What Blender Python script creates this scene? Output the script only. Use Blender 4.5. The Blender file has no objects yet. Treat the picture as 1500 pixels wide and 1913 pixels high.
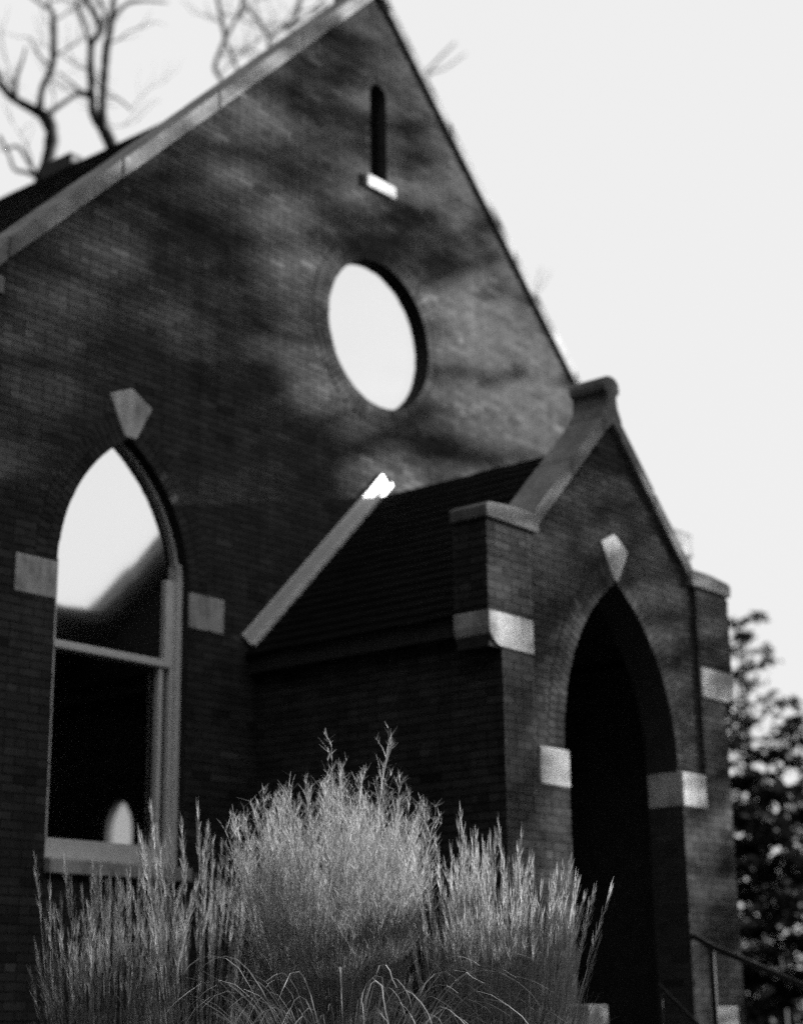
import bpy, math, random
import numpy as np
from mathutils import Vector, Matrix
from mathutils.geometry import tessellate_polygon

rnd = random.Random(7)
scene = bpy.context.scene
col = scene.collection

# ------------------------------------------------------------------ camera
CAM = Vector((-12.5257, -10.5433, 0.8117))
RIGHT = Vector((0.63777954, -0.77011783, -0.01248091)).normalized()
UP = Vector((-0.20468677, -0.18509023, 0.96116852)).normalized()
FWD = Vector((0.74252312, 0.61045895, 0.27567969)).normalized()
FPX, PW, PH = 3284.84, 1500.0, 1913.0
cd = bpy.data.cameras.new('camera')
cam = bpy.data.objects.new('camera', cd); col.objects.link(cam)
cam.matrix_world = Matrix(((RIGHT.x, UP.x, -FWD.x, CAM.x), (RIGHT.y, UP.y, -FWD.y, CAM.y),
                           (RIGHT.z, UP.z, -FWD.z, CAM.z), (0, 0, 0, 1)))
cd.sensor_fit = 'VERTICAL'; cd.sensor_height = 36.0; cd.lens = FPX * 36.0 / PH
cd.clip_start = 0.1; cd.clip_end = 2000
cd.dof.use_dof = True; cd.dof.focus_distance = 9.3
cd.dof.aperture_fstop = (cd.lens / 1000) / 0.066
scene.camera = cam

# ------------------------------------------------------------------ sky, sun, exposure
SUN_AZ, SUN_EL = math.radians(-22), math.radians(13)
S = Vector((math.cos(SUN_AZ) * math.cos(SUN_EL), math.sin(SUN_AZ) * math.cos(SUN_EL), math.sin(SUN_EL)))
world = bpy.data.worlds.new('World'); scene.world = world; world.use_nodes = True
nt = world.node_tree; nt.nodes.clear()
sky = nt.nodes.new('ShaderNodeTexSky'); sky.sky_type = 'NISHITA'; sky.sun_disc = False
sky.sun_elevation = SUN_EL; sky.sun_rotation = math.atan2(S.x, S.y); sky.dust_density = 6.0
bw = nt.nodes.new('ShaderNodeRGBToBW'); nt.links.new(sky.outputs[0], bw.inputs[0])
haze = nt.nodes.new('ShaderNodeMath'); haze.operation = 'MULTIPLY_ADD'      # even white overcast veil
nt.links.new(bw.outputs[0], haze.inputs[0]); haze.inputs[1].default_value = 0.007; haze.inputs[2].default_value = 1.455
bg = nt.nodes.new('ShaderNodeBackground'); nt.links.new(haze.outputs[0], bg.inputs[0]); bg.inputs[1].default_value = 0.1
wo = nt.nodes.new('ShaderNodeOutputWorld'); nt.links.new(bg.outputs[0], wo.inputs[0])
sd = bpy.data.lights.new('sun', 'SUN'); sd.energy = 5.0; sd.angle = math.radians(0.7); sd.color = (1, 1, 1)
sun = bpy.data.objects.new('sun', sd); col.objects.link(sun); sun.location = S * 60
sun.rotation_euler = S.to_track_quat('Z', 'Y').to_euler()
scene.view_settings.view_transform = 'Standard'; scene.view_settings.look = 'None'
scene.view_settings.exposure = 2.55; scene.view_settings.gamma = 1.0
scene.render.engine = 'CYCLES'
scene.cycles.use_denoising = False
scene.cycles.max_bounces = 6; scene.cycles.transparent_max_bounces = 8
scene.cycles.caustics_reflective = False; scene.cycles.caustics_refractive = False


# ------------------------------------------------------------------ materials
class NB:
    def __init__(s, name):
        s.m = bpy.data.materials.new(name); s.m.use_nodes = True; s.t = s.m.node_tree
        s.b = s.t.nodes['Principled BSDF']; s.out = s.t.nodes['Material Output']
        s.b.inputs['Specular IOR Level'].default_value = 0.25
    def n(s, typ, **kw):
        x = s.t.nodes.new(typ)
        for k, v in kw.items(): setattr(x, k, v)
        return x
    def l(s, a, b): s.t.links.new(a, b)
    def pos(s, sc=(1, 1, 1)):
        g = s.n('ShaderNodeNewGeometry'); m = s.n('ShaderNodeMapping'); m.inputs['Scale'].default_value = sc
        s.l(g.outputs['Position'], m.inputs['Vector']); return m.outputs[0]
    def noise(s, vec, scale, detail=4, rough=.6):
        x = s.n('ShaderNodeTexNoise'); x.inputs['Scale'].default_value = scale
        x.inputs['Detail'].default_value = detail; x.inputs['Roughness'].default_value = rough
        s.l(vec, x.inputs['Vector']); return x.outputs['Fac']
    def rng(s, v, a, b, c, d):
        x = s.n('ShaderNodeMapRange'); s.l(v, x.inputs['Value'])
        for i, k in enumerate((a, b, c, d)): x.inputs[i + 1].default_value = k
        return x.outputs[0]
    def mul(s, a, b):
        x = s.n('ShaderNodeMath', operation='MULTIPLY')
        for i, k in enumerate((a, b)):
            if isinstance(k, (int, float)): x.inputs[i].default_value = k
            else: s.l(k, x.inputs[i])
        return x.outputs[0]
    def add(s, a, b):
        x = s.n('ShaderNodeMath', operation='ADD')
        for i, k in enumerate((a, b)):
            if isinstance(k, (int, float)): x.inputs[i].default_value = k
            else: s.l(k, x.inputs[i])
        return x.outputs[0]
    def grey(s, v):
        c = s.n('ShaderNodeCombineColor')
        for i in range(3): s.l(v, c.inputs[i])
        s.l(c.outputs[0], s.b.inputs['Base Color'])
    def bump(s, h, st, d=.01):
        x = s.n('ShaderNodeBump'); x.inputs['Strength'].default_value = st; x.inputs['Distance'].default_value = d
        s.l(h, x.inputs['Height']); s.l(x.outputs[0], s.b.inputs['Normal'])
    def rough(s, v): s.b.inputs['Roughness'].default_value = v

def attr_val(nb, name):
    a = nb.n('ShaderNodeAttribute'); a.attribute_name = name; return a.outputs['Fac']

def mat_brick():
    nb = NB('brick'); nb.rough(.95); nb.b.inputs['Specular IOR Level'].default_value = .02
    p = nb.pos()
    v = attr_val(nb, 'tone')
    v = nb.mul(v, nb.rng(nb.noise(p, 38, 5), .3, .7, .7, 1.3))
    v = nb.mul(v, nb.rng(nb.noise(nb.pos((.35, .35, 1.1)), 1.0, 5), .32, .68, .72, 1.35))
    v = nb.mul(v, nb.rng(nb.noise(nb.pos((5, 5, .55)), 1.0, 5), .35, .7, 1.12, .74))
    nb.grey(v); nb.bump(nb.noise(p, 90, 4), .5, .004); return nb.m
def mat_mortar():
    nb = NB('mortar'); nb.rough(.95); nb.b.inputs['Specular IOR Level'].default_value = .02; p = nb.pos()
    nb.grey(nb.rng(nb.noise(p, 9, 5), .3, .7, .030, .050)); nb.bump(nb.noise(p, 120, 3), .4, .003); return nb.m
def mat_stone():
    nb = NB('limestone'); nb.rough(.9); p = nb.pos()
    v = nb.rng(nb.noise(p, 3.2, 6, .65), .34, .66, .40, .56)
    v = nb.mul(v, nb.rng(nb.noise(p, 45, 4), .3, .7, .82, 1.1))
    st = nb.rng(nb.noise(nb.pos((1.7, 1.7, .9)), 2.6, 6, .7), .50, .66, 1.0, .48)
    dr_ = nb.rng(nb.noise(nb.pos((14, 14, 1.2)), 1.0, 4), .5, .7, 1.0, .72)
    nb.grey(nb.mul(nb.mul(v, st), dr_)); nb.bump(nb.noise(p, 60, 5), .45, .006); return nb.m
def mat_coping():
    nb = NB('weathered_coping'); nb.rough(.95); p = nb.pos()
    v = nb.rng(nb.noise(p, 2.4, 6, .7), .32, .68, .10, .28)
    nb.grey(nb.mul(v, nb.rng(nb.noise(p, 30, 5), .3, .7, .75, 1.2))); nb.bump(nb.noise(p, 50, 5), .5, .008); return nb.m
def mat_plain(name, lo, hi, scale=8, rough=.7, sc=(1, 1, 1), bump=0):
    nb = NB(name); nb.rough(rough); p = nb.pos(sc); f = nb.noise(p, scale, 5)
    nb.grey(nb.rng(f, .3, .7, lo, hi))
    if bump: nb.bump(nb.noise(p, scale * 6, 4), bump, .005)
    return nb.m
def metal(m, v):
    m.node_tree.nodes['Principled BSDF'].inputs['Metallic'].default_value = v
def mat_toned(name, mul=1.0, rough=.7, trans=0.0):
    nb = NB(name); nb.rough(rough); nb.b.inputs['Specular IOR Level'].default_value = .05
    v = nb.mul(attr_val(nb, 'tone'), mul)
    nb.grey(v)
    if trans:
        tr = nb.n('ShaderNodeBsdfTranslucent'); c = nb.n('ShaderNodeCombineColor')
        for i in range(3): nb.l(v, c.inputs[i])
        nb.l(c.outputs[0], tr.inputs[0])
        mx = nb.n('ShaderNodeMixShader'); mx.inputs[0].default_value = trans
        nb.l(nb.b.outputs[0], mx.inputs[1]); nb.l(tr.outputs[0], mx.inputs[2]); nb.l(mx.outputs[0], nb.out.inputs[0])
    return nb.m
def mat_glass(name, gloss):
    m = bpy.data.materials.new(name); m.use_nodes = True; t = m.node_tree; t.nodes.clear()
    o = t.nodes.new('ShaderNodeOutputMaterial'); mx = t.nodes.new('ShaderNodeMixShader')
    g = t.nodes.new('ShaderNodeBsdfGlossy'); g.inputs['Roughness'].default_value = .07
    g.inputs['Color'].default_value = (.93, .93, .93, 1)
    tr = t.nodes.new('ShaderNodeBsdfTransparent'); tr.inputs[0].default_value = (.9, .9, .9, 1)
    ge = t.nodes.new('ShaderNodeNewGeometry'); no = t.nodes.new('ShaderNodeTexNoise'); no.inputs['Scale'].default_value = 2.2
    no.inputs['Detail'].default_value = 1
    bp = t.nodes.new('ShaderNodeBump'); bp.inputs['Strength'].default_value = .12; bp.inputs['Distance'].default_value = .02
    t.links.new(ge.outputs['Position'], no.inputs['Vector']); t.links.new(no.outputs['Fac'], bp.inputs['Height'])
    t.links.new(bp.outputs[0], g.inputs['Normal'])
    mx.inputs[0].default_value = gloss
    t.links.new(tr.outputs[0], mx.inputs[1]); t.links.new(g.outputs[0], mx.inputs[2]); t.links.new(mx.outputs[0], o.inputs[0])
    return m

M = dict(brick=mat_brick(), mortar=mat_mortar(), stone=mat_stone(), coping=mat_coping(),
         paint=mat_plain('white_paint', .62, .8, 14, .5), flash=mat_plain('metal_flashing', .62, .76, 6, .5, (1, 1, 1)),
         shingle=mat_toned('roof_shingle', 1, .9), wood=mat_plain('dark_wood', .02, .04, 5, .7, (6, 6, 1), .2),
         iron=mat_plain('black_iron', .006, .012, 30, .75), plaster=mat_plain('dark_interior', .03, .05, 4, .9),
         glass=mat_glass('reflective_glass', .95), glass_clear=mat_glass('clear_glass', .10),
         straw=mat_toned('dry_grass', 1, .8, .25), bark=mat_plain('bark', .008, .018, 14, .95, (1, 1, .3), .4),
         needle=mat_toned('evergreen_leaf', 1, .8, .15), ground=mat_plain('lawn', .014, .03, 3, .95, (1, 1, 1), .5),
         concrete=mat_plain('concrete', .25, .38, 7, .9, (1, 1, 1), .3), louvre=mat_plain('black_louvre', .008, .014, 9, .8))
metal(M['flash'], .35)

# ------------------------------------------------------------------ builders
class MB:
    """collects faces for ONE mesh object"""
    def __init__(s): s.v = []; s.f = []; s.t = []
    def face(s, idx, tone=.1): s.f.append(idx); s.t.append(tone)
    def prism(s, poly, a, b, fr, tone=.1):
        """polygon of (u,z) extruded from out=a to out=b in frame fr"""
        n = len(poly); k = len(s.v)
        for d in (a, b):
            for (u, z) in poly: s.v.append(fr(u, d, z))
        tri = tessellate_polygon([[Vector((u, z, 0)) for u, z in poly]])
        for t in tri: s.face((k + t[0], k + t[1], k + t[2]), tone); s.face((k + n + t[2], k + n + t[1], k + n + t[0]), tone)
        for i in range(n): j = (i + 1) % n; s.face((k + i, k + j, k + n + j, k + n + i), tone)
    def holed(s, loops, a, b, fr, tone=.1):
        flat = [p for lp in loops for p in lp]; n = len(flat); k = len(s.v)
        for d in (a, b):
            for (u, z) in flat: s.v.append(fr(u, d, z))
        tri = tessellate_polygon([[Vector((u, z, 0)) for u, z in lp] for lp in loops])
        for t in tri: s.face((k + t[0], k + t[1], k + t[2]), tone); s.face((k + n + t[2], k + n + t[1], k + n + t[0]), tone)
        o = 0
        for lp in loops:
            m = len(lp)
            for i in range(m): j = (i + 1) % m; s.face((k + o + i, k + o + j, k + n + o + j, k + n + o + i), tone)
            o += m
    def box(s, x0, x1, y0, y1, z0, z1, tone=.1, jit=0):
        k = len(s.v)
        for z in (z0, z1):
            for (x, y) in ((x0, y0), (x1, y0), (x1, y1), (x0, y1)):
                s.v.append((x + rnd.uniform(-jit, jit), y + rnd.uniform(-jit, jit), z + rnd.uniform(-jit, jit)))
        for q in ((0, 1, 5, 4), (1, 2, 6, 5), (2, 3, 7, 6), (3, 0, 4, 7), (4, 5, 6, 7), (3, 2, 1, 0)):
            s.face(tuple(k + i for i in q), tone)
    def tube(s, pts, radii, seg=6, tone=.1):
        pts = [Vector(p) for p in pts]; k = len(s.v); n = len(pts)
        ref = Vector((.3, .9, .2)).normalized(); a = None
        for i, p in enumerate(pts):
            d = (pts[min(i + 1, n - 1)] - pts[max(i - 1, 0)])
            d = d.normalized() if d.length > 1e-9 else Vector((0, 0, 1))
            a = (ref - d * ref.dot(d)) if a is None else (a - d * a.dot(d))
            if a.length < 1e-4: a = d.orthogonal()
            a.normalize(); b = d.cross(a)
            for j in range(seg):
                t = 2 * math.pi * j / seg
                s.v.append(tuple(p + (a * math.cos(t) + b * math.sin(t)) * radii[i]))
        for i in range(n - 1):
            for j in range(seg):
                j2 = (j + 1) % seg
                s.face((k + i * seg + j, k + i * seg + j2, k + (i + 1) * seg + j2, k + (i + 1) * seg + j), tone)
        s.face(tuple(k + j for j in reversed(range(seg))), tone); s.face(tuple(k + (n - 1) * seg + j for j in range(seg)), tone)
    def ribbon(s, pts, w, side, tone=.2):
        """tapering flat strip through pts"""
        k = len(s.v); n = len(pts)
        for i, p in enumerate(pts):
            ww = w * (1 - i / (n - 1) * .85) * .5
            s.v.append((p[0] - side[0] * ww, p[1] - side[1] * ww, p[2] - side[2] * ww))
            s.v.append((p[0] + side[0] * ww, p[1] + side[1] * ww, p[2] + side[2] * ww))
        for i in range(n - 1): s.face((k + 2 * i, k + 2 * i + 1, k + 2 * i + 3, k + 2 * i + 2), tone)
    def leaf(s, c, a, b, tone):
        k = len(s.v)
        s.v += [tuple(c - a - b * .4), tuple(c + b * -.9 + a * .1), tuple(c + a + b * .3), tuple(c + b * .9 - a * .1)]
        s.face((k, k + 1, k + 2, k + 3), tone)
    def build(s, name, mat, parent=None, kind=None, smooth=False):
        me = bpy.data.meshes.new(name); me.from_pydata(s.v, [], s.f)
        at = me.attributes.new('tone', 'FLOAT', 'FACE'); at.data.foreach_set('value', s.t)
        me.materials.append(M[mat] if isinstance(mat, str) else mat)
        if smooth: me.polygons.foreach_set('use_smooth', [True] * len(me.polygons))
        me.update()
        return link(name, me, parent, kind)

def recalc(o):
    import bmesh
    b = bmesh.new(); b.from_mesh(o.data); bmesh.ops.recalc_face_normals(b, faces=b.faces); b.to_mesh(o.data); b.free()
    return o
ORG = {}
def link(name, me, parent=None, kind=None):
    o = bpy.data.objects.new(name, me); col.objects.link(o)
    if parent is not None:
        o.parent = parent; o.matrix_parent_inverse = Matrix.Translation(-ORG.get(parent.name, Vector((0, 0, 0))))
    if kind: o['kind'] = kind
    return o
def empty(name, loc, parent=None):
    o = bpy.data.objects.new(name, None); o.empty_display_size = .2; col.objects.link(o)
    loc = Vector(loc)
    if parent is not None:
        o.parent = parent; o.location = loc - ORG.get(parent.name, Vector((0, 0, 0)))
    else: o.location = loc
    ORG[o.name] = loc
    return o
def tag(o, label, cat, group=None, kind=None):
    o['label'] = label; o['category'] = cat
    if group: o['group'] = group
    if kind: o['kind'] = kind
    return o
def frame_front(y0):                                # wall facing -y: u = x, out = -y
    return lambda u, d, z: (u, y0 - d, z)
def frame_left(x0):                                 # wall facing -x: u = y, out = -x
    return lambda u, d, z: (x0 - d, u, z)
def px_point(px, py, dist):
    """a point of the place at horizontal distance dist along the line of sight of a spot in the photograph"""
    d = FWD + RIGHT * ((px - PW / 2) / FPX) - UP * ((py - PH / 2) / FPX)
    return CAM + d * (dist / math.hypot(d.x, d.y))
def to_px(P):
    d = Vector(P) - CAM; z = d.dot(FWD)
    return (PW / 2 + FPX * d.dot(RIGHT) / z, PH / 2 - FPX * d.dot(UP) / z)

# ------------------------------------------------------------------ ground
g = MB(); xs = [-400, -120, -60, -40, -30, -24, -20, -16, -13, -10, -8, -6, -4, -2, 0, 4, 8, 14, 24, 40, 80, 160, 400]
ys = [-400, -120, -60, -40, -30, -24, -20, -16, -13, -10.5, -9, -7.5, -6, -5, -4, -3, 0, 6, 14, 24, 40, 80, 160, 400]
def gz(x, y):
    r = max(0, min(1, (math.hypot(x * .75, min(y, 0)) - 5) / 8)); r = r * r * (3 - 2 * r)
    return -.75 * r
for y in ys:
    for x in xs: g.v.append((x, y, gz(x, y)))
for j in range(len(ys) - 1):
    for i in range(len(xs) - 1):
        k = j * len(xs) + i; g.face((k, k + 1, k + 1 + len(xs), k + len(xs)))
o = g.build('ground', 'ground', smooth=True); o['kind'] = 'structure'

# ------------------------------------------------------------------ church: dimensions
ZR = 11.208                       # brick apex of the main gable
HWALL = 5.72
CW, HW, ZSP, ZSILL = -3.24, .705, 4.231, 1.99     # lancet window
RC, ZC = .766, 7.35               # round window
SLW, SL0, SL1 = .133, 9.03, 10.0  # slit window
YP = -2.61                        # porch gable wall face
YPIER = -2.645
HP, PSP, ZFLOOR = .867, 2.868, .5
PRIDGE = 5.82
RINGT = .22

def arch_loop(c, hw, zsp, zbot, n=14, grow=0):
    R = 2 * hw + grow; h = hw + grow
    pts = [(c - h, zbot), (c + h, zbot), (c + h, zsp)]
    amax = math.acos(hw / R)
    for i in range(1, n + 1): t = amax * i / n; pts.append((c - hw + R * math.cos(t), zsp + R * math.sin(t)))
    for i in range(n - 1, -1, -1): t = amax * i / n; pts.append((c + hw - R * math.cos(t), zsp + R * math.sin(t)))
    return pts
def arch_iv(c, hw, zsp, zbot, grow):
    R = 2 * hw + grow
    def f(z):
        if z < zbot: return None
        if z <= zsp: return (c - hw, c + hw)
        d = R * R - (z - zsp) ** 2
        if d <= 0: return None
        h = -hw + math.sqrt(d)
        return (c - h, c + h) if h > 0 else None
    return f
def circ_iv(zc, r):
    return lambda z: (-math.sqrt(r * r - (z - zc) ** 2), math.sqrt(r * r - (z - zc) ** 2)) if abs(z - zc) < r else None
def slit_iv(z):
    if SL0 - .02 < z < SL1: return (-SLW, SLW)
    d = (SLW + .10) ** 2 - (z - SL1) ** 2
    return (-math.sqrt(d), math.sqrt(d)) if z >= SL1 and d > 0 else None

church = empty('church', (0, 0, 0))
tag(church, 'dark brick gabled church with pale stone trim and a gabled entrance porch', 'church')

CH, BL, JT = .0677, .2135, .010
def courses(z0, z1, outer, holes, off=0.0):
    """lays a running bond; yields (quad of (u,z), full?)"""
    n0 = math.floor(z0 / CH); out = []; k = n0
    while k * CH < z1:
        zb, zt = k * CH + JT * .5, (k + 1) * CH - JT * .5
        k += 1
        if zb < z0 - .001 or zt > z1 + .001: continue
        ob, ot = outer(zb), outer(zt)
        if ob is None or ot is None: continue
        cuts = []
        zm = (zb + zt) / 2
        for h in holes:
            iv = h(zm)
            if iv: cuts.append(iv)
        cuts.sort(); spans = []; a = min(ob[0], ot[0])
        for c in cuts:
            if c[0] > a: spans.append((a, c[0]))
            a = max(a, c[1])
        spans.append((a, max(ob[1], ot[1])))
        header = (k % 6 == 0)
        L = BL / 2 if header else BL
        ph = off + (L / 2 if k % 2 else 0)
        for (sa, sb) in spans:
            if sb - sa < .03: continue
            i = math.floor((sa - ph) / L)
            while True:
                u0, u1 = ph + i * L + JT * .5, ph + (i + 1) * L - JT * .5
                i += 1
                if u0 > sb: break
                full = True
                if u0 < sa + .002: u0 = sa + .002; full = False
                if u1 > sb - .002: u1 = sb - .002; full = False
                if u1 - u0 < .02: continue
                q = [max(u0, ob[0]), min(u1, ob[1]), min(u1, ot[1]), max(u0, ot[0])]
                if q[1] - q[0] < .012 and q[2] - q[3] < .012: continue
                q[1] = max(q[1], q[0] + .004); q[2] = max(q[2], q[3] + .004)
                if abs(q[0] - u0) + abs(q[1] - u1) + abs(q[2] - u1) + abs(q[3] - u0) > .002: full = False
                out.append(((q[0], zb), (q[1], zb), (q[2], zt), (q[3], zt), full and not header))
    return out
def btone():
    t = rnd.gauss(.046, .006)
    if rnd.random() < .07: t *= rnd.uniform(.55, .8)
    if rnd.random() < .05: t *= rnd.uniform(1.25, 1.6)
    return max(.015, min(.11, t))
def field_brick(mb, q, fr, back=.05):
    d = rnd.uniform(.000, .0045); k = len(mb.v); t = btone()
    j = lambda: rnd.uniform(-.0012, .0012)
    for (u, z) in q[:4]: mb.v.append(fr(u + j(), d + rnd.uniform(-.001, .001), z + j()))
    for (u, z) in q[:4]: mb.v.append(fr(u, -back, z))
    for f in ((0, 1, 2, 3), (0, 4, 5, 1), (1, 5, 6, 2), (2, 6, 7, 3), (3, 7, 4, 0)): mb.face(tuple(k + i for i in f), t)
def ring(mb, fr, centres, r0, r1, ang, out=.006, w=.0677):
    """rowlock bricks set radially: centres (cu,cz), ang (a0,a1)"""
    (cu, cz), (a0, a1) = centres, ang
    n = max(2, int(abs(a1 - a0) * (r0 + r1) * .5 / w)); da = (a1 - a0) / n
    for i in range(n):
        g_ = JT * .5 / r0 * (1 if da > 0 else -1)
        s0, s1 = a0 + i * da + g_, a0 + (i + 1) * da - g_
        rj = rnd.uniform(-.003, .003)
        poly = [(cu + (r + rj) * math.cos(s), cz + (r + rj) * math.sin(s)) for r, s in ((r0, s0), (r1, s0), (r1, s1), (r0, s1))]
        mb.prism(poly, -.045, out + rnd.uniform(-.002, .003), fr, btone())

# six sizes of tone for the bricks that stand as objects of their own
brick_meshes = []
for i in range(14):
    b = MB(); hx, hz = (BL - JT) / 2, (CH - JT) / 2; t = btone()
    b.box(-hx, hx, 0, .05, -hz, hz, t, .0012)
    me = bpy.data.meshes.new('brick'); me.from_pydata(b.v, [], b.f)
    at = me.attributes.new('tone', 'FLOAT', 'FACE'); at.data.foreach_set('value', b.t)
    me.materials.append(M['brick']); me.update(); brick_meshes.append(me)

def lay(bricks, fr, y0, mb, parent, want):
    """puts the bricks into the joined field mb, except those in want, which become objects"""
    for q in bricks:
        if q in want:
            o = link('brick', rnd.choice(brick_meshes), parent)
            o.location = ((q[0][0] + q[1][0]) / 2, y0 - rnd.uniform(0, .004), (q[0][1] + q[2][1]) / 2)
            o.rotation_euler = (rnd.uniform(-.012, .012), rnd.uniform(-.004, .004), rnd.uniform(-.006, .006))
        else: field_brick(mb, q, fr)

# ------------------------------------------------------------------ front wall of the nave
F0 = frame_front(0)
win_loop = arch_loop(CW, HW, ZSP, ZSILL - .12)
circ_loop = [(RC * math.cos(2 * math.pi * i / 48), ZC + RC * math.sin(2 * math.pi * i / 48)) for i in range(48)]
slit_loop = [(-SLW, SL0), (SLW, SL0), (SLW, SL1)] + [(SLW * math.cos(math.pi * i / 10), SL1 + SLW * math.sin(math.pi * i / 10)) for i in range(1, 10)] + [(-SLW, SL1)]
door_loop = arch_loop(0, .85, 2.3, ZFLOOR)
outer_loop = [(-HWALL, -.2), (HWALL, -.2), (HWALL, ZR - HWALL), (0, ZR), (-HWALL, ZR - HWALL)]
mb = MB(); mb.holed([outer_loop, win_loop, circ_loop, slit_loop, door_loop], -.40, -.0035, F0)
front_wall = recalc(mb.build('front_wall', 'mortar', church)); ORG[front_wall.name] = Vector((0, 0, 0))
bricks_main = courses(0, ZR, lambda z: (-min(HWALL, ZR - z), min(HWALL, ZR - z)) if z < ZR - .02 else None,
                      [arch_iv(CW, HW, ZSP, ZSILL - .12, RINGT), circ_iv(ZC, RC + RINGT), slit_iv, arch_iv(0, .85, 2.3, 0, RINGT)])

# ------------------------------------------------------------------ porch front
FP, FPI = frame_front(YP), frame_front(YPIER)
porch_outer = [(-1.80, -.2), (1.80, -.2), (1.80, 3.6), (1.80, PRIDGE - 1.80), (0, PRIDGE), (-1.80, PRIDGE - 1.80), (-1.80, 3.6)]
porch_loop = arch_loop(0, HP, PSP, -.199)
mb = MB()
mb.holed([[(-1.6, -.2), (-HP, -.2)] + list(reversed(porch_loop))[0:-2] + [(HP, -.2), (1.6, -.2), (1.6, 3.8), (1.82, 3.8), (1.82, 4.56), (PRIDGE - 4.56, 4.56), (0, PRIDGE), (4.56 - PRIDGE, 4.56), (-1.82, 4.56), (-1.82, 3.8), (-1.6, 3.8)]], -.31, -.0035, FP)
porch_wall = recalc(mb.build('porch_wall', 'mortar', church)); ORG[porch_wall.name] = Vector((0, 0, 0))
def porch_outer_iv(z):
    if z < 4.56: return (-1.305, 1.305)
    h = PRIDGE - z
    return (-h, h) if h > .02 else None
bricks_porch = courses(0, PRIDGE, porch_outer_iv, [arch_iv(0, HP, PSP, -1, RINGT)], .05)
bricks_pier = []
for (a, b) in ((-1.72, -1.29), (1.29, 1.72)): bricks_pier += courses(0, 3.54, lambda z, a=a, b=b: (a, b), [], .03 if a < 0 else .08)
for (a, b) in ((-1.885, -1.29), (1.29, 1.885)): bricks_pier += courses(3.82, 4.56, lambda z, a=a, b=b: (a, b), [], .03 if a < 0 else .08)

# which bricks show largest: whole ones, in the picture, not behind stone, porch or grass
def score(q, y):
    c = ((q[0][0] + q[1][0]) / 2, y, (q[0][1] + q[2][1]) / 2)
    a = to_px((q[0][0], y, q[0][1])); b = to_px((q[1][0], y, q[1][1])); d = to_px((q[3][0], y, q[3][1]))
    p = to_px(c)
    if not (12 < p[0] < 1488 and 12 < p[1] < 1900): return 0
    return abs((b[0] - a[0]) * (d[1] - a[1]) - (b[1] - a[1]) * (d[0] - a[0]))
def hid_main(q):
    x, z = (q[0][0] + q[1][0]) / 2, (q[0][1] + q[2][1]) / 2
    if x > -2.0 and z < 6.3 + (x * .3): return True
    if z < 2.9 or z > 7.2: return True
    return 3.9 < z < 4.3 and (-4.4 < x < -2.05) or abs(x - CW) < .26 and 5.4 < z < 5.95
def hid_porch(q):
    x, z = (q[0][0] + q[1][0]) / 2, (q[0][1] + q[2][1]) / 2
    return z < 1.9 or (2.5 < z < 2.87 and .85 < abs(x) < 1.31) or (abs(x) < .26 and 4.3 < z < 4.83)
cand = [(score(q, 0), 'm', q) for q in bricks_main if q[4] and not hid_main(q)]
cand.sort(key=lambda t: -t[0]); pick_m = set(t[2] for t in cand[:150])
cand = [(score(q, YP), 'p', q) for q in bricks_porch if q[4] and not hid_porch(q)] + [(score(q, YPIER), 'q', q) for q in bricks_pier if q[4] and not hid_porch(q)]
cand.sort(key=lambda t: -t[0]); pick_p = set(t[2] for t in cand[:150])

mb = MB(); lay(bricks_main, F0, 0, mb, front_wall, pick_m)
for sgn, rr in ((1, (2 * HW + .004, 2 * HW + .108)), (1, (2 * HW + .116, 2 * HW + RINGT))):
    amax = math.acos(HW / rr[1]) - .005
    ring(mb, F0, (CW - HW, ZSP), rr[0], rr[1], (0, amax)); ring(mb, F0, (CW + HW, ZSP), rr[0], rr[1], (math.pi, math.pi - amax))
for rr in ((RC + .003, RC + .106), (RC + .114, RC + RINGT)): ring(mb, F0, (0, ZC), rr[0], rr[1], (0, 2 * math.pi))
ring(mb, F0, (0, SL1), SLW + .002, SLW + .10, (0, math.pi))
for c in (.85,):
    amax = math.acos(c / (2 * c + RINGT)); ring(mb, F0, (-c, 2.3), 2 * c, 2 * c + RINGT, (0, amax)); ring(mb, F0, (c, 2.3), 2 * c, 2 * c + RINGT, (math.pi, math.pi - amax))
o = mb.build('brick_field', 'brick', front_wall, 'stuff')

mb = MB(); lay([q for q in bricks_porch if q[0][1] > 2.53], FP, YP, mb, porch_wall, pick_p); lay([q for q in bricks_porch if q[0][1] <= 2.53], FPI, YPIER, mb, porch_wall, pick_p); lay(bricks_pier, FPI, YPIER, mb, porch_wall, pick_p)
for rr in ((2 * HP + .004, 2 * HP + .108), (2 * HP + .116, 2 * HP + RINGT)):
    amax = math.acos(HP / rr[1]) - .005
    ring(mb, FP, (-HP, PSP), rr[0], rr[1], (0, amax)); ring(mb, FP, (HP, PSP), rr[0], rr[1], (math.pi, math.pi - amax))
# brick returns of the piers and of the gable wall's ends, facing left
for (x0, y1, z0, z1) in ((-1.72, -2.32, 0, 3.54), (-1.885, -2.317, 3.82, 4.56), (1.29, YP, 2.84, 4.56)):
    for q in courses(z0, z1, lambda z, y1=y1: (YPIER + .003, y1), [], YPIER + .055): field_brick(mb, q, frame_left(x0), .03)
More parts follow.
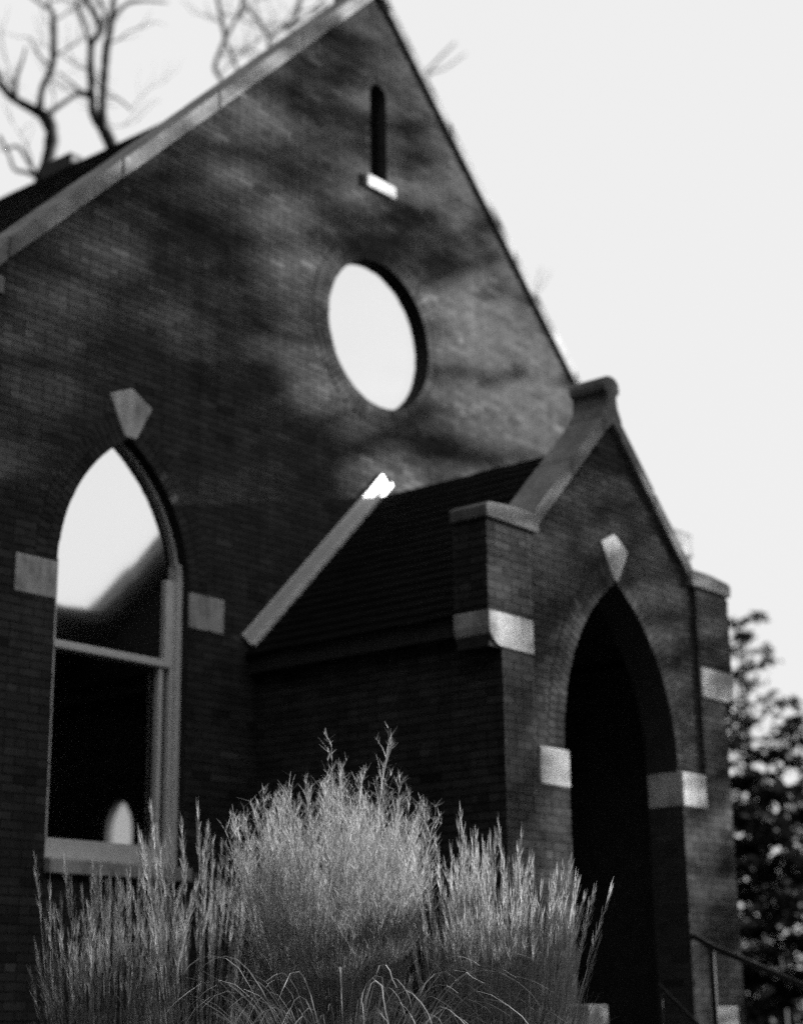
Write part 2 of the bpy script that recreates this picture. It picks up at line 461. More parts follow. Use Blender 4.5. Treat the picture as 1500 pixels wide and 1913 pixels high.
# inside of the right jamb of the arch, facing left
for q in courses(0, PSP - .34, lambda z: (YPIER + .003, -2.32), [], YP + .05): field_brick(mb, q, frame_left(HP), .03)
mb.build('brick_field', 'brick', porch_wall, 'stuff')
for s in (-1, 1):
    mb = MB(); mb.box(*sorted((s * (HP + .004), s * 1.299)), YPIER + .0035, YP + .02, -.2, 2.53); mb.build('jamb_core', 'mortar', porch_wall)
    mb = MB(); a, b = (-1.71, -1.30) if s < 0 else (1.30, 1.71)
    mb.box(a, b, YPIER + .0035, -2.33, -.2, 3.54)
    a, b = (-1.875, -1.30) if s < 0 else (1.30, 1.875)
    mb.box(a, b, YPIER + .0035, -2.33, 3.538, 4.56)
    mb.build('pier_core', 'mortar', porch_wall)

# left and right side walls of the porch
for s, nm in ((-1, 'side_wall'), (1, 'side_wall')):
    w = MB(); x0, x1 = (-1.69, -1.40) if s < 0 else (1.40, 1.69)
    w.box(x0, x1, -2.33, .02, -.2, 3.95); sw = w.build(nm, 'mortar', church); ORG[sw.name] = Vector((0, 0, 0))
    if s < 0:
        w = MB()
        for q in courses(0, 3.86, lambda z: (-2.318, -.004), [], .02): field_brick(w, q, frame_left(-1.70), .02)
        w.build('brick_field', 'brick', sw, 'stuff')

# ------------------------------------------------------------------ stone trim
def bevel(o, w=.012):
    m = o.modifiers.new('edge', 'BEVEL'); m.width = w; m.segments = 2; m.limit_method = 'ANGLE'
    return o
def stone(name, poly, a, b, fr, w=.012):
    s = MB(); s.prism(poly, a, b, fr)
    return bevel(recalc(s.build(name, 'coping' if name in ('coping_stone', 'saddle_stone', 'kneeler_stone') else 'stone', church)), w)
def rect(u0, u1, z0, z1): return [(u0, z0), (u1, z0), (u1, z1), (u0, z1)]
stone('keystone', [(CW - .065, 5.455), (CW + .065, 5.455), (CW + .232, 5.77), (CW + .0, 5.895), (CW - .245, 5.785)], -.1, .016, F0)
stone('impost_stone', rect(-4.352, CW - HW - .003, 3.96, 4.265), -.25, .014, F0)
stone('impost_stone', rect(CW + HW + .003, -2.12, 3.96, 4.265), -.25, .014, F0)
stone('keystone', [(-.035, 4.385), (.035, 4.385), (.215, 4.68), (.0, 4.81), (-.215, 4.70)], -.1, .016, FP)
stone('impost_stone', rect(-1.276, -HP + .004, 2.535, 2.835), -.312, .048, FP)
stone('impost_stone', rect(HP - .004, 1.276, 2.535, 2.835), -.312, .048, FP)
for s in (-1, 1):
    pts = [(1.30, 3.82), (1.30, 3.545), (1.72, 3.545)] + [(1.72 + .175 * math.sin(t), 3.545 + .15 * (1 - math.cos(t))) for t in (.4, .8, 1.2, 1.57)] + [(1.895, 3.82)]
    stone('corbel_stone', [(s * u, z) for u, z in pts], -.335, .012, FPI, .014)
    # kneeler with a flat underside; the coping springs from it
    stone('kneeler_stone', [(s * u, z) for u, z in ((1.20, 4.56), (1.91, 4.56), (1.92, 4.66), (1.86, 4.69), (1.55, 4.715), (1.20, 4.715))], -.34, .03, FPI, .02)
    stone('base_stone', rect(*sorted((s * 1.12, s * 1.58)), .55, .86), -.1, .02, FPI)
# kneelers of the main gable
stone('kneeler_stone', rect(-5.84, -4.60, 6.31, 6.455), -.45, .02, F0)
stone('kneeler_stone', rect(5.30, 5.84, 6.16, 6.455), -.45, .05, F0)
stone('kneeler_stone', rect(5.05, 5.80, 5.60, 6.155), -.42, .03, F0)
stone('kneeler_stone', rect(-5.84, -5.05, 5.60, 6.305), -.42, .03, F0)

def coping(zr, x0, x1, fr, y_out, thick, h, sgn, n):
    """sloping coping stones along a 45 degree gable, from |x|=x0 (low) to x1 (high)"""
    for i in range(n):
        a = x0 + (x1 - x0) * i / n; b = x0 + (x1 - x0) * (i + 1) / n
        a -= .004; b += .004
        if i == n - 1: b = x1
        j = rnd.uniform(-.004, .004)
        pts = [(sgn * a, zr - a - .0 + j), (sgn * b, zr - b + j), (sgn * b, zr - b + h + j), (sgn * a, zr - a + h + j)]
        stone('coping_stone', pts, -thick, y_out + rnd.uniform(-.004, .004), fr, .016)
coping(ZR - .015, 5.72, .06, F0, .045, .46, .195, -1, 5)
coping(ZR - .015, 5.72, .06, F0, .040, .46, .195, 1, 5)
stone('saddle_stone', [(-.17, ZR - .16), (-.055, ZR - .06), (.055, ZR - .06), (.17, ZR - .16), (.17, ZR + .07), (0, ZR + .2), (-.17, ZR + .07)], -.47, .055, F0, .02)
coping(PRIDGE, 1.26, .05, FP, .05, .315, .165, -1, 2)
coping(PRIDGE, 1.26, .05, FP, .05, .315, .165, 1, 2)
sad = [(.14, 5.70), (.14, 5.86), (.085, 5.96), (.072, 6.04), (.078, 6.085), (.118, 6.10), (.125, 6.15), (.11, 6.205), (.07, 6.235), (.02, 6.245)]
stone('saddle_stone', [(0, 5.81)] + sad + [(-u, z) for u, z in reversed(sad)], -.31, .06, FP, .008)

# ------------------------------------------------------------------ roofs
def shingle_slope(mb, sgn, zr, xe, y0, y1, first=0):
    """rows of lapped shingles on one 45 degree slope"""
    L = xe * math.sqrt(2); row = .135; n = int(L / row) + 1
    for i in range(n):
        s0 = L - i * row                                             # distance from ridge of the lower edge
        s1 = max(s0 - row * 1.5, 0.0)
        y = y0 - (i % 2) * .12 - rnd.uniform(0, .05)
        while y < y1:
            w = rnd.uniform(.2, .3); a, b = max(y, y0), min(y + w - .006, y1); y += w
            if b - a < .02: continue
            t = rnd.uniform(.003, .006); lift = .022 + rnd.uniform(0, .004); k = len(mb.v); sl = s0 + rnd.uniform(-.008, .008)
            for (s, d) in ((sl, lift), (s1, .006), (sl, lift - .012), (s1, -.004)):
                for yy in (a, b):
                    mb.v.append((sgn * (s + d) * .70711, yy, zr - (s - d) * .70711))
            for f in ((0, 1, 3, 2), (4, 6, 7, 5), (0, 4, 5, 1), (0, 2, 6, 4), (1, 5, 7, 3)): mb.face(tuple(k + j for j in f), t)
PR = 5.655
mb = MB(); mb.prism([(-1.80, PR - 1.80), (0, PR), (1.80, PR - 1.80), (1.80, PR - 1.98), (0, PR - .18), (-1.80, PR - 1.98)], 0, 2.30, frame_front(0))
proof = recalc(mb.build('porch_roof', 'wood', church)); ORG[proof.name] = Vector((0, 0, 0))
mb = MB(); shingle_slope(mb, -1, PR, 1.84, -2.295, -.004); shingle_slope(mb, 1, PR, 1.84, -2.295, -.004)
mb.build('shingles', 'shingle', proof, 'stuff')
# flashing board where the porch roof meets the front wall
def along(s, d): return (-1.79 + (s - d) * .70711, 3.895 + (s + d) * .70711)
fl = MB(); fl.prism([along(0, .03), along(2.66, .03), along(2.66, .155), along(-.02, .155)], .004, .03, F0)
flashing = recalc(fl.build('flashing', 'flash', church)); bevel(flashing, .004); ORG[flashing.name] = Vector((0, 0, 0))
fl = MB()
for i in range(19):
    s0 = .02 + i * .14; fl.prism([along(s0, -.005), along(s0 + .15, -.005), along(s0 + .15, .028), along(s0, .032)], .004, .05 + (i % 2) * .005, F0)
recalc(fl.build('step_flashing', 'flash', flashing))

MR = 10.86
NAVE = 11.4
mb = MB(); mb.prism([(-6.1, MR - 6.1), (0, MR), (6.1, MR - 6.1), (6.1, MR - 6.3), (0, MR - .2), (-6.1, MR - 6.3)], -NAVE, -.42, F0)
mroof = recalc(mb.build('nave_roof', 'wood', church)); ORG[mroof.name] = Vector((0, 0, 0))
mb = MB(); shingle_slope(mb, -1, MR, 6.1, .42, 11.4)
mb.build('shingles', 'shingle', mroof, 'stuff')
mb = MB(); mb.box(-.10, .10, 4.8, 5.35, MR - .25, MR + .12)
bevel(mb.build('ridge_vent', 'wood', church))

# nave body behind the front wall, with a lancet in the far side wall
LY, LHW, LSP, LB = 10.0, .29, 3.56, 2.2
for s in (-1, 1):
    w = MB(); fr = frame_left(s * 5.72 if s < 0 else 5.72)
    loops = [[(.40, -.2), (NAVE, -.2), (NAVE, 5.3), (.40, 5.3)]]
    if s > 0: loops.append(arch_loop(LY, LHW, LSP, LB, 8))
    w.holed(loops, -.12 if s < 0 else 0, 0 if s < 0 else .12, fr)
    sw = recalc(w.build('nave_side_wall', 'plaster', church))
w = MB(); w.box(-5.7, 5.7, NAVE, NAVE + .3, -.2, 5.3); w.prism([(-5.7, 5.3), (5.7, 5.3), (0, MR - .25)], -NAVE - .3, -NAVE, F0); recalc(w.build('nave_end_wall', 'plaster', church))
w = MB(); w.box(-5.4, 5.4, .42, NAVE, .3, .45); w.build('nave_floor', 'wood', church)
lw = empty('lancet_window', (5.6, LY, LB), church)
w = MB(); w.prism(arch_loop(LY, LHW, LSP, LB, 8), -.01, 0, frame_left(5.60)); recalc(w.build('pane', 'glass_clear', lw))

# ------------------------------------------------------------------ lancet window of the front wall
win = empty('arched_window', (CW, 0, ZSILL), church)
YG = .125
def frame_piece(name, poly, y0, y1, parent=win, mat='paint', w=.006):
    s = MB(); s.prism(poly, -y1, -y0, F0); return bevel(recalc(s.build(name, mat, parent)), w)
# panes: one tall upper light behind the frame, a lower light set back
ZM = 3.645
frame_piece('pane', [p for p in arch_loop(CW, HW - .012, ZSP, ZM + .02)], YG, YG + .006, win, 'glass', 0)
frame_piece('pane', rect(CW - HW + .02, CW + HW - .16, ZSILL + .10, ZM - .02), YG + .055, YG + .06, win, 'glass_clear', 0)
frame_piece('meeting_rail', rect(CW - HW + .01, CW + HW - .165, ZM - .03, ZM + .032), YG - .035, YG + .05)
# right stile: outer board, a narrow bead and the sash stile below the meeting rail
frame_piece('stile', rect(CW + HW - .062, CW + HW - .004, ZSILL + .01, ZSP + .28), YG - .062, YG + .02)
frame_piece('stile', rect(CW + HW - .165, CW + HW - .066, ZM - .03, ZSP + .13), YG - .028, YG + .02)
frame_piece('stile', rect(CW + HW - .10, CW + HW - .066, ZSILL + .01, ZM - .034), YG - .03, YG + .03)
frame_piece('stile', rect(CW + HW - .205, CW + HW - .155, ZSILL + .01, ZM - .034), YG - .01, YG + .05)
frame_piece('stile', rect(CW - HW + .003, CW - HW + .10, ZSILL + .01, ZSP + .1), YG - .02, YG + .05)
# thin bead following the right side of the arch
bead = []
for r_ in (2 * HW - .005, 2 * HW - .04):
    arc = [(CW - HW + r_ * math.cos(t), ZSP + .26 * 0 + r_ * math.sin(t)) for t in [math.acos(HW / (2 * HW)) * i / 16 for i in range(17)]]
    bead += arc if r_ > 2 * HW - .01 else list(reversed(arc))
frame_piece('arch_bead', bead, YG - .03, YG - .004, win, 'paint', 0)
frame_piece('bottom_rail', rect(CW - HW + .01, CW + HW - .07, ZSILL + .006, ZSILL + .155), YG - .05, YG + .05)
sl = MB(); sl.prism([(-.07, ZSILL - .12), (.38, ZSILL - .12), (.38, ZSILL + .02), (.12, ZSILL + .004), (-.07, ZSILL - .012)], -(CW + HW + .05), -(CW - HW - .0), lambda u, d, z: (-d, u, z))
bevel(recalc(sl.build('sill', 'stone', win)), .01)

rw = empty('round_window', (0, 0, ZC), church)
frame_piece('pane', [(RC * 1.01 * math.cos(2 * math.pi * i / 64), ZC + RC * 1.01 * math.sin(2 * math.pi * i / 64)) for i in range(64)], .088, .095, rw, 'glass', 0)
rr = MB()
k = 64
for i in range(k):
    for (rad, y) in ((RC - .001, .075), (RC - .009, .075), (RC - .009, .087), (RC - .001, .087)):
        a = 2 * math.pi * i / k; rr.v.append((rad * math.cos(a), y, ZC + rad * math.sin(a)))
for i in range(k):
    j = (i + 1) % k
    for a in range(4): b = (a + 1) % 4; rr.face((i * 4 + a, j * 4 + a, j * 4 + b, i * 4 + b))
recalc(rr.build('frame', 'wood', rw))
sw_ = empty('slit_window', (0, 0, SL0), church)
for i in range(16):
    z = SL0 + .03 + i * .07; s = MB(); s.prism([(.10, z), (.19, z + .055), (.19, z + .07), (.10, z + .015)], -SLW, SLW, lambda u, d, z: (d, u, z)); recalc(s.build('louvre', 'louvre', sw_))
s = MB(); s.box(-SLW, SLW, .2, .22, SL0, SL1 + SLW); s.build('backing', 'louvre', sw_)
s = MB(); s.box(-.225, .225, -.045, .14, SL0 - .135, SL0 - .002); bevel(s.build('sill', 'stone', sw_), .008)

# door at the back of the porch
dr = empty('church_door', (0, .1, ZFLOOR), church)
for i in range(8):
    a = -.82 + i * .205; zz = 2.3 + math.sqrt(max(.0, (1.7) ** 2 - (abs(a + .1) + .85) ** 2)) - .03
    s = MB(); s.box(a, a + .2, .12, .17, ZFLOOR + .01, zz); s.build('plank', 'wood', dr)
for s_ in (-1, 1):
    s = MB(); s.tube([(s_ * .07, .1, 1.5), (s_ * .07, .06, 1.5), (s_ * .07, .06, 1.62), (s_ * .07, .1, 1.62)], [.01] * 4); s.build('handle', 'iron', dr)
s = MB(); s.box(-1.41, 1.41, -2.3, .0, -.15, ZFLOOR - .004); s.build('porch_floor', 'concrete', church)

# ------------------------------------------------------------------ steps and handrails
st = empty('entrance_steps', (0, -3.2, 0)); tag(st, 'low concrete entrance steps with stone cheek blocks below the pointed porch arch', 'steps')
for i in range(3):
    s = MB(); s.box(-.95, .95, -2.67 - .34 * (i + 1), -2.67 - .34 * i + .002 * 0, -.3, ZFLOOR - .01 - .16 * i); bevel(s.build('step', 'concrete', st), .01)
for s_ in (-1, 1):
    a, b = sorted((s_ * .98, s_ * 1.26)); s = MB(); s.box(a, b, -3.0, -2.69, -.3, .88 if s_ < 0 else .5); bevel(s.build('cheek_block', 'stone', st), .015)
def handrail(x, pts, posts, label, rad=.026):
    h = empty('handrail', (x, -2.9, 0)); tag(h, label, 'handrail', 'iron handrails of the entrance steps')
    s = MB(); s.tube([(x, y, z) for y, z in pts], [rad] * len(pts), 8); s.build('rail', 'iron', h, smooth=True)
    for (y, z0, z1) in posts:
        s = MB(); s.tube([(x, y, z0), (x, y, z1)], [rad] * 2, 8); s.build('post', 'iron', h, smooth=True)
handrail(.9, [(-2.60, 1.45), (-2.68, 1.425), (-2.83, 1.345), (-3.18, 1.20), (-3.65, 1.01), (-3.95, .89), (-4.05, .82), (-4.06, .70)], [(-2.82, .48, 1.35), (-3.72, -.05, .98)], 'dark iron handrail sloping down in front of the right porch pier')
handrail(-.82, [(-3.34, 1.02), (-3.36, 1.00), (-3.66, .73), (-3.9, .55), (-3.92, .40)], [(-3.36, .2, 1.0), (-3.88, -.05, .56)], 'dark iron handrail below the arch, largely hidden in shadow', .014)

# ------------------------------------------------------------------ ornamental grasses
def clump(name, label, cat, base, seed, stalks, leaves, airy):
    """stalks: (n, spread, hmin, hmax, lean, plume length); leaves: (n, spread, lmin, lmax)"""
    r = random.Random(seed); root = empty(name, base); tag(root, label, cat, 'dry ornamental grasses below the window'); base = Vector(base)
    def side():
        a = r.uniform(0, math.pi); v = RIGHT * math.cos(a * .35) + FWD * math.sin(a * .35); return (v.x, v.y, 0)
    n, spread, h0, h1, lean, pl = stalks
    cul, plu = MB(), MB()
    for i in range(n):
        a, q = r.uniform(0, 2 * math.pi), math.sqrt(r.random()); d = Vector((math.cos(a), math.sin(a), 0))
        p0 = base + d * q * spread * .45; h = r.uniform(h0, h1) * (1 - .12 * q) * (1.12 if r.random() < .07 else 1)
        ln = d * (q * lean + r.uniform(-.05, .08)) + Vector((r.uniform(-.05, .05), r.uniform(-.05, .05), 0))
        pts = [p0 + Vector((0, 0, h * t)) + ln * h * (t ** 1.7) for t in (0, .3, .6, .82, 1)]
        sd_ = side(); tn = r.uniform(.2, .36)
        cul.ribbon([tuple(p) for p in pts], r.uniform(.005, .008), sd_, tn)
        tipd = (pts[4] - pts[3]).normalized(); top = pts[4]
        if airy:                                     # open panicle of hair-fine branchlets
            for j in range(r.randint(22, 30)):
                t = r.random(); o_ = top - tipd * pl * t
                b = Vector((r.gauss(0, 1), r.gauss(0, 1), 0)).normalized(); L = pl * (.10 + .34 * t) * r.uniform(.6, 1.2)
                fl = r.uniform(.15, .75); c1 = o_ + (b * fl * .7 + tipd) * L * .5; c2 = o_ + (b * fl + tipd * 1.05) * L
                plu.ribbon([tuple(o_), tuple(c1), tuple(c2)], .0036, side(), tn * r.uniform(.8, 1.25))
                for m in range(3):
                    e = o_.lerp(c2, r.uniform(.3, 1)); f_ = e + Vector((r.gauss(0, .5), r.gauss(0, .5), r.uniform(.4, 1.2))) * .045
                    plu.ribbon([tuple(e), tuple((e + f_) / 2), tuple(f_)], .0034, side(), tn * r.uniform(.8, 1.3))
        else:                                        # narrow feathery spike
            for j in range(44):
                t = r.random(); o_ = top - tipd * pl * t; wd = .012 + .05 * math.sin(math.pi * min(1, t * .9 + .06))
                b = Vector((r.gauss(0, 1), r.gauss(0, 1), 0)).normalized()
                e = o_ + b * wd * r.uniform(.4, 1) * .5 + tipd * r.uniform(.05, .1)
                plu.ribbon([tuple(o_), tuple((o_ + e) / 2 + b * .003), tuple(e)], .0046, side(), tn * r.uniform(.85, 1.25))
    n, spread, l0, l1, amin, tmin = (tuple(leaves) + (.15, .10))[:6]
    lf = MB()
    for i in range(n):
        a, q = r.uniform(0, 2 * math.pi), math.sqrt(r.random()); d = Vector((math.cos(a), math.sin(a), 0))
        p0 = base + d * q * .3; L = r.uniform(l0, l1); arch = r.uniform(amin, 1.0) ** 1.3
        out = spread * (.25 + arch) * r.uniform(.6, 1.15)
        pts = []
        for t in (0, .15, .3, .44, .56, .67, .76, .84, .91, .96, 1):
            pts.append(p0 + d * out * (t ** 1.5) + Vector((0, 0, L * (t - arch * .62 * t ** 3.2))) + Vector((r.gauss(0, .005), r.gauss(0, .005), 0)))
        lf.ribbon([tuple(p) for p in pts], r.uniform(.006, .011), side(), r.uniform(tmin, tmin + .26))
    lf.build('leaves', 'straw', root, 'stuff'); cul.build('stalks', 'straw', root, 'stuff'); plu.build('plumes', 'straw', root, 'stuff')
def gpos(px, dist):
    p = px_point(px, 1890, dist); return (p.x, p.y, gz(p.x, p.y))
clump('feather_grass', 'dry reed grass with sparse upright spikes directly below the arched window sill', 'grass', gpos(215, 11.2), 1, (90, .85, 1.2, 1.85, .06, .40), (480, .42, .8, 1.4), False)
clump('feather_grass', 'dim reed grass with slanting spikes between the window sill and the tall airy clump', 'grass', gpos(375, 11.0), 2, (60, .5, 1.3, 2.1, .14, .42), (420, .42, .8, 1.4), False)
clump('switch_grass', 'tallest pale grass clump with a cloud of airy branching seed heads', 'grass', gpos(622, 10.6), 3, (330, .72, 1.45, 2.28, .13, .66), (330, .35, .8, 1.4), True)
clump('feather_grass', 'pale reed grass with tight upright spikes beside the airy clump', 'grass', gpos(890, 10.4), 4, (125, .55, 1.2, 1.98, .06, .46), (520, .4, .8, 1.4), False)
clump('feather_grass', 'pale reed grass leaning out before the porch arch, spikes overlapping the pier', 'grass', gpos(962, 10.4), 5, (120, .55, 1.1, 1.80, .16, .46), (520, .45, .8, 1.35), False)
clump('fountain_grass', 'low grass with long arching blades in front of the airy clump', 'grass', gpos(640, 9.9), 6, (8, .5, .8, 1.1, .3, .25), (150, .75, 1.35, 2.0, .75, .3), False)

# ------------------------------------------------------------------ bare trees behind the church
def smooth(pts, n=4):
    out = []
    P = [pts[0]] + list(pts) + [pts[-1]]
    for i in range(1, len(P) - 2):
        for k in range(n):
            t = k / n; a, b, c, d = P[i - 1], P[i], P[i + 1], P[i + 2]
            out.append(.5 * ((2 * b) + (c - a) * t + (2 * a - 5 * b + 4 * c - d) * t * t + (3 * b - a - 3 * c + d) * t ** 3))
    out.append(P[-2]); return out
def twig(mb, p, d, L, r0, depth, r):
    n = 4; pts = [p]; dd = d.normalized()
    for i in range(n):
        dd = (dd + Vector((r.gauss(0, .22), r.gauss(0, .22), r.gauss(.05, .18)))).normalized(); pts.append(pts[-1] + dd * L / n)
    mb.tube(pts, [r0 * (1 - .75 * i / n) for i in range(n + 1)], 4 if depth < 2 else 3)
    if depth < 3:
        for i in range(1, n + 1):
            for _ in range(r.choice((1, 1, 2))):
                a = r.uniform(0, 6.28); v = (dd + Vector((math.cos(a), math.sin(a), r.uniform(-.1, .6))) * .8).normalized()
                twig(mb, pts[i], v, L * r.uniform(.45, .7), max(.004, r0 * .5), depth + 1, r)
def traced_tree(label, dist, limbs, seed, twigs=1.0, group='bare trees behind the church'):
    """limbs: list of (points seen in the photograph with a size in pixels); the first is the trunk"""
    r = random.Random(seed); sc = dist / FPX
    (tx, ty, tr) = limbs[0][0]; foot = px_point(tx, ty, dist); base = Vector((foot.x, foot.y, -.2))
    root = empty('bare_tree', base); tag(root, label, 'tree', group)
    trunk, crown = MB(), MB()
    for li, limb in enumerate(limbs):
        dep = 0; P, R = [], []
        for i, (x, y, w) in enumerate(limb):
            if i: dep += r.uniform(-.35, .35) * (1 if li else .4)
            P.append(px_point(x, y, dist + dep)); R.append(w * sc * .60)
        if li == 0:
            trunk.tube([base, base.lerp(P[0], .5), P[0]], [R[0] * 1.5, R[0] * 1.2, R[0]], 7)
        S_ = smooth(P); RR = []
        for i in range(len(R) - 1): RR += [R[i] + (R[i + 1] - R[i]) * k / 4 * 1.0 for k in range(4)]
        RR.append(R[-1])
        RR = [q * r.uniform(.9, 1.15) for q in RR]
        (trunk if li == 0 else crown).tube(S_, RR, 7)
        for i in range(2, len(S_)):
            if r.random() < .30 * twigs:
                a = r.uniform(0, 6.28); v = Vector((math.cos(a), math.sin(a), r.uniform(.1, .9)))
                twig(crown, S_[i], v, r.uniform(.5, 1.3), min(RR[i] * .5, .022), 2, r)
    trunk.build('trunk', 'bark', root, smooth=True); crown.build('crown', 'bark', root, smooth=True)
traced_tree('bare dark tree with a curling forked trunk at the left edge of the roof', 30, [
    [(76, 345, 24), (92, 290, 24), (97, 245, 22), (84, 218, 22), (62, 204, 18), (30, 186, 15), (8, 165, 12), (-14, 120, 9)],
    [(74, 208, 15), (80, 165, 11), (98, 126, 12), (101, 85, 13), (100, 40, 11), (97, 20, 8), (70, 3, 4), (40, -20, 3)],
    [(30, 186, 9), (31, 150, 7), (42, 115, 5), (49, 88, 3)], [(86, 216, 10), (120, 192, 8), (152, 172, 7), (175, 178, 4)],
    [(98, 126, 6), (75, 105, 4), (55, 70, 3)], [(110, 135, 3), (135, 155, 4), (155, 172, 4)],
    [(72, 332, 8), (50, 322, 7), (28, 316, 6), (16, 285, 5), (0, 255, 6)], [(70, 330, 8), (52, 298, 7), (34, 274, 6), (14, 278, 4)]], 11, .5)
traced_tree('bare dark tree with two close upright stems rising behind the roof slope', 29, [
    [(216, 292, 24), (205, 262, 24), (192, 238, 20), (177, 215, 17), (172, 180, 14), (170, 120, 13), (172, 80, 13), (186, 62, 12), (180, 30, 11), (152, -10, 9)],
    [(195, 245, 16), (192, 200, 13), (196, 140, 14), (200, 90, 14), (206, 60, 12), (211, 20, 10), (216, -20, 8)],
    [(206, 50, 9), (222, 22, 7), (243, 5, 6), (275, 2, 5), (315, 5, 3)], [(168, 82, 8), (158, 50, 6), (146, 10, 5), (140, -15, 4)],
    [(190, 62, 9), (198, 30, 7), (186, 0, 6)], [(170, 180, 7), (140, 178, 5), (112, 200, 4), (88, 217, 4)], [(196, 180, 4), (222, 185, 4), (245, 205, 3)]], 12, .6)
traced_tree('thin bare tree with forking branches showing above the middle of the roof slope', 31, [
    [(440, 230, 12), (418, 158, 7), (402, 128, 8), (412, 95, 8), (421, 72, 8), (414, 35, 7), (405, -10, 6)],
    [(421, 75, 6), (436, 45, 6), (448, 22, 7), (456, -10, 5)], [(445, 135, 5), (436, 108, 6), (421, 75, 5)], [(448, 30, 5), (462, 12, 4), (455, -8, 4)]], 13, .8)
traced_tree('small bare tree with knotted twigs just left of the gable apex', 31, [
    [(506, 150, 9), (503, 92, 7), (500, 66, 6), (482, 38, 5), (465, 18, 4), (455, -8, 3)],
    [(502, 68, 6), (525, 55, 6), (547, 45, 9), (556, 22, 8), (564, -8, 5)], [(547, 48, 7), (565, 36, 5), (590, 22, 4), (610, 5, 3)]], 14, 1.2)
traced_tree('faint far bare tree with fine twigs peeping past the gable slope', 52, [
    [(700, 500, 10), (750, 220, 8), (790, 145, 5), (815, 115, 4), (850, 80, 3)],
    [(760, 200, 5), (800, 140, 4), (830, 128, 3), (870, 100, 2)], [(720, 480, 5), (880, 560, 4), (975, 580, 3), (1000, 540, 2), (1010, 500, 1.5)], [(980, 575, 2), (1015, 530, 1.5), (1028, 505, 1)]], 15, .0)

# ------------------------------------------------------------------ evergreens beyond the porch
def conifer_mesh(seed, H, R, n_leaf=5200):
    r = random.Random(seed); tr, cr = MB(), MB()
    tr.tube([(0, 0, -.3), (.05, 0, H * .3), (-.04, .05, H * .65), (0, 0, H * .98)], [.03 * H * .6, .02 * H * .6, .012 * H * .6, .01], 8)
    nb = int(H * 7)
    for i in range(nb):
        z = H * (.05 + .94 * (i / nb) ** .85); a = i * 2.4 + r.uniform(-.5, .5)
        prof = (1 - (z / H)) ** .7 * R * r.uniform(.35, 1.15) + .15
        d = Vector((math.cos(a), math.sin(a), 0)); rise = .3 * prof * r.uniform(-.5, 1.0)
        p0 = Vector((0, 0, z)); mid = p0 + d * prof * .5 + Vector((0, 0, rise * .2)); end = p0 + d * prof + Vector((0, 0, rise))
        tr.tube([p0, mid, end], [.035, .02, .006], 4)
        for cl in range(3 if prof > .8 else 2):
            t = 1 - cl * r.uniform(.22, .4); cc = p0.lerp(end, t); sp = r.uniform(.10, .20) * (.5 + .6 * min(1, prof))
            for j in range(int(n_leaf / nb / 2.6)):
                c = cc + Vector((r.gauss(0, sp), r.gauss(0, sp), r.gauss(0, sp * .45)))
                ax = Vector((r.gauss(0, 1), r.gauss(0, 1), r.gauss(0, .6))).normalized(); bx = ax.cross(Vector((r.gauss(0, 1), r.gauss(0, 1), r.gauss(0, 1)))).normalized()
                s = r.uniform(.05, .11); cr.leaf(c, ax * s, bx * s * .6, r.uniform(.006, .016))
    return tr, cr
def conifer(label, px, dist, H, R, seed, n_leaf=5200, at=None):
    p = Vector(at) if at else px_point(px, 1890, dist); base = Vector((p.x, p.y, gz(p.x, p.y)))
    root = empty('evergreen_tree', base); tag(root, label, 'tree', 'evergreens to the right of the porch')
    tr, cr = conifer_mesh(seed, H, R, n_leaf)
    for m, nm, mt in ((tr, 'trunk', 'bark'), (cr, 'crown', 'needle')):
        m.v = [(v[0] + base.x, v[1] + base.y, v[2] + base.z) for v in m.v]; m.build(nm, mt, root)
conifer('tall thin-topped evergreen right of the porch pier, its tip against the sky', 1436, 31, 8.3, 1.6, 21, 2100)
conifer('dense evergreen at the right edge of the photograph, lower than the thin-topped one', 1535, 27, 5.7, 2.0, 22, 2300)
conifer('dark evergreen tucked behind the porch pier', 1385, 27, 5.7, 1.5, 23, 1900)
conifer('broad low evergreen filling the gap behind the handrail', 1460, 24, 4.0, 2.2, 24, 6000)

# ------------------------------------------------------------------ unseen trees around the lawn, most of them added to shade the church
def shade_woods(name, label, arc, seed):
    r = random.Random(seed); mb = MB()
    for (cx, cy, rx, H) in arc:
        for i in range(3200):
            z = H * (.04 + .96 * r.random()); q = rx * (1 - (z / H) ** 3) * math.sqrt(r.random()) + .3; a = r.uniform(0, 6.283)
            c = Vector((cx + q * math.cos(a), cy + q * math.sin(a), z - .7))
            ax = Vector((r.gauss(0, 1), r.gauss(0, 1), r.gauss(0, 1))).normalized(); bx = ax.cross(Vector((r.gauss(0, 1), r.gauss(0, 1), r.gauss(0, 1)))).normalized()
            s = r.uniform(.35, .7); mb.leaf(c, ax * s, bx * s * .7, r.uniform(.012, .03))
    o = mb.build(name, 'needle'); tag(o, label, 'shade_woods', None, 'stuff')
arc = []
for i in range(18):
    a = math.radians(120 + i * 9.4); R_ = 20.5 + (i % 3) * 1.2
    arc.append((R_ * math.cos(a) - 1, R_ * math.sin(a) - 2, 3.6, (33 if i < 8 else 16.5) + rnd.uniform(-2, 3)))
shade_woods('shade_woods', 'unseen dense evergreen wood, added to block sky light from the church', arc, 31)  # off-frame wood, added to cut the sky light on porch side and front wall

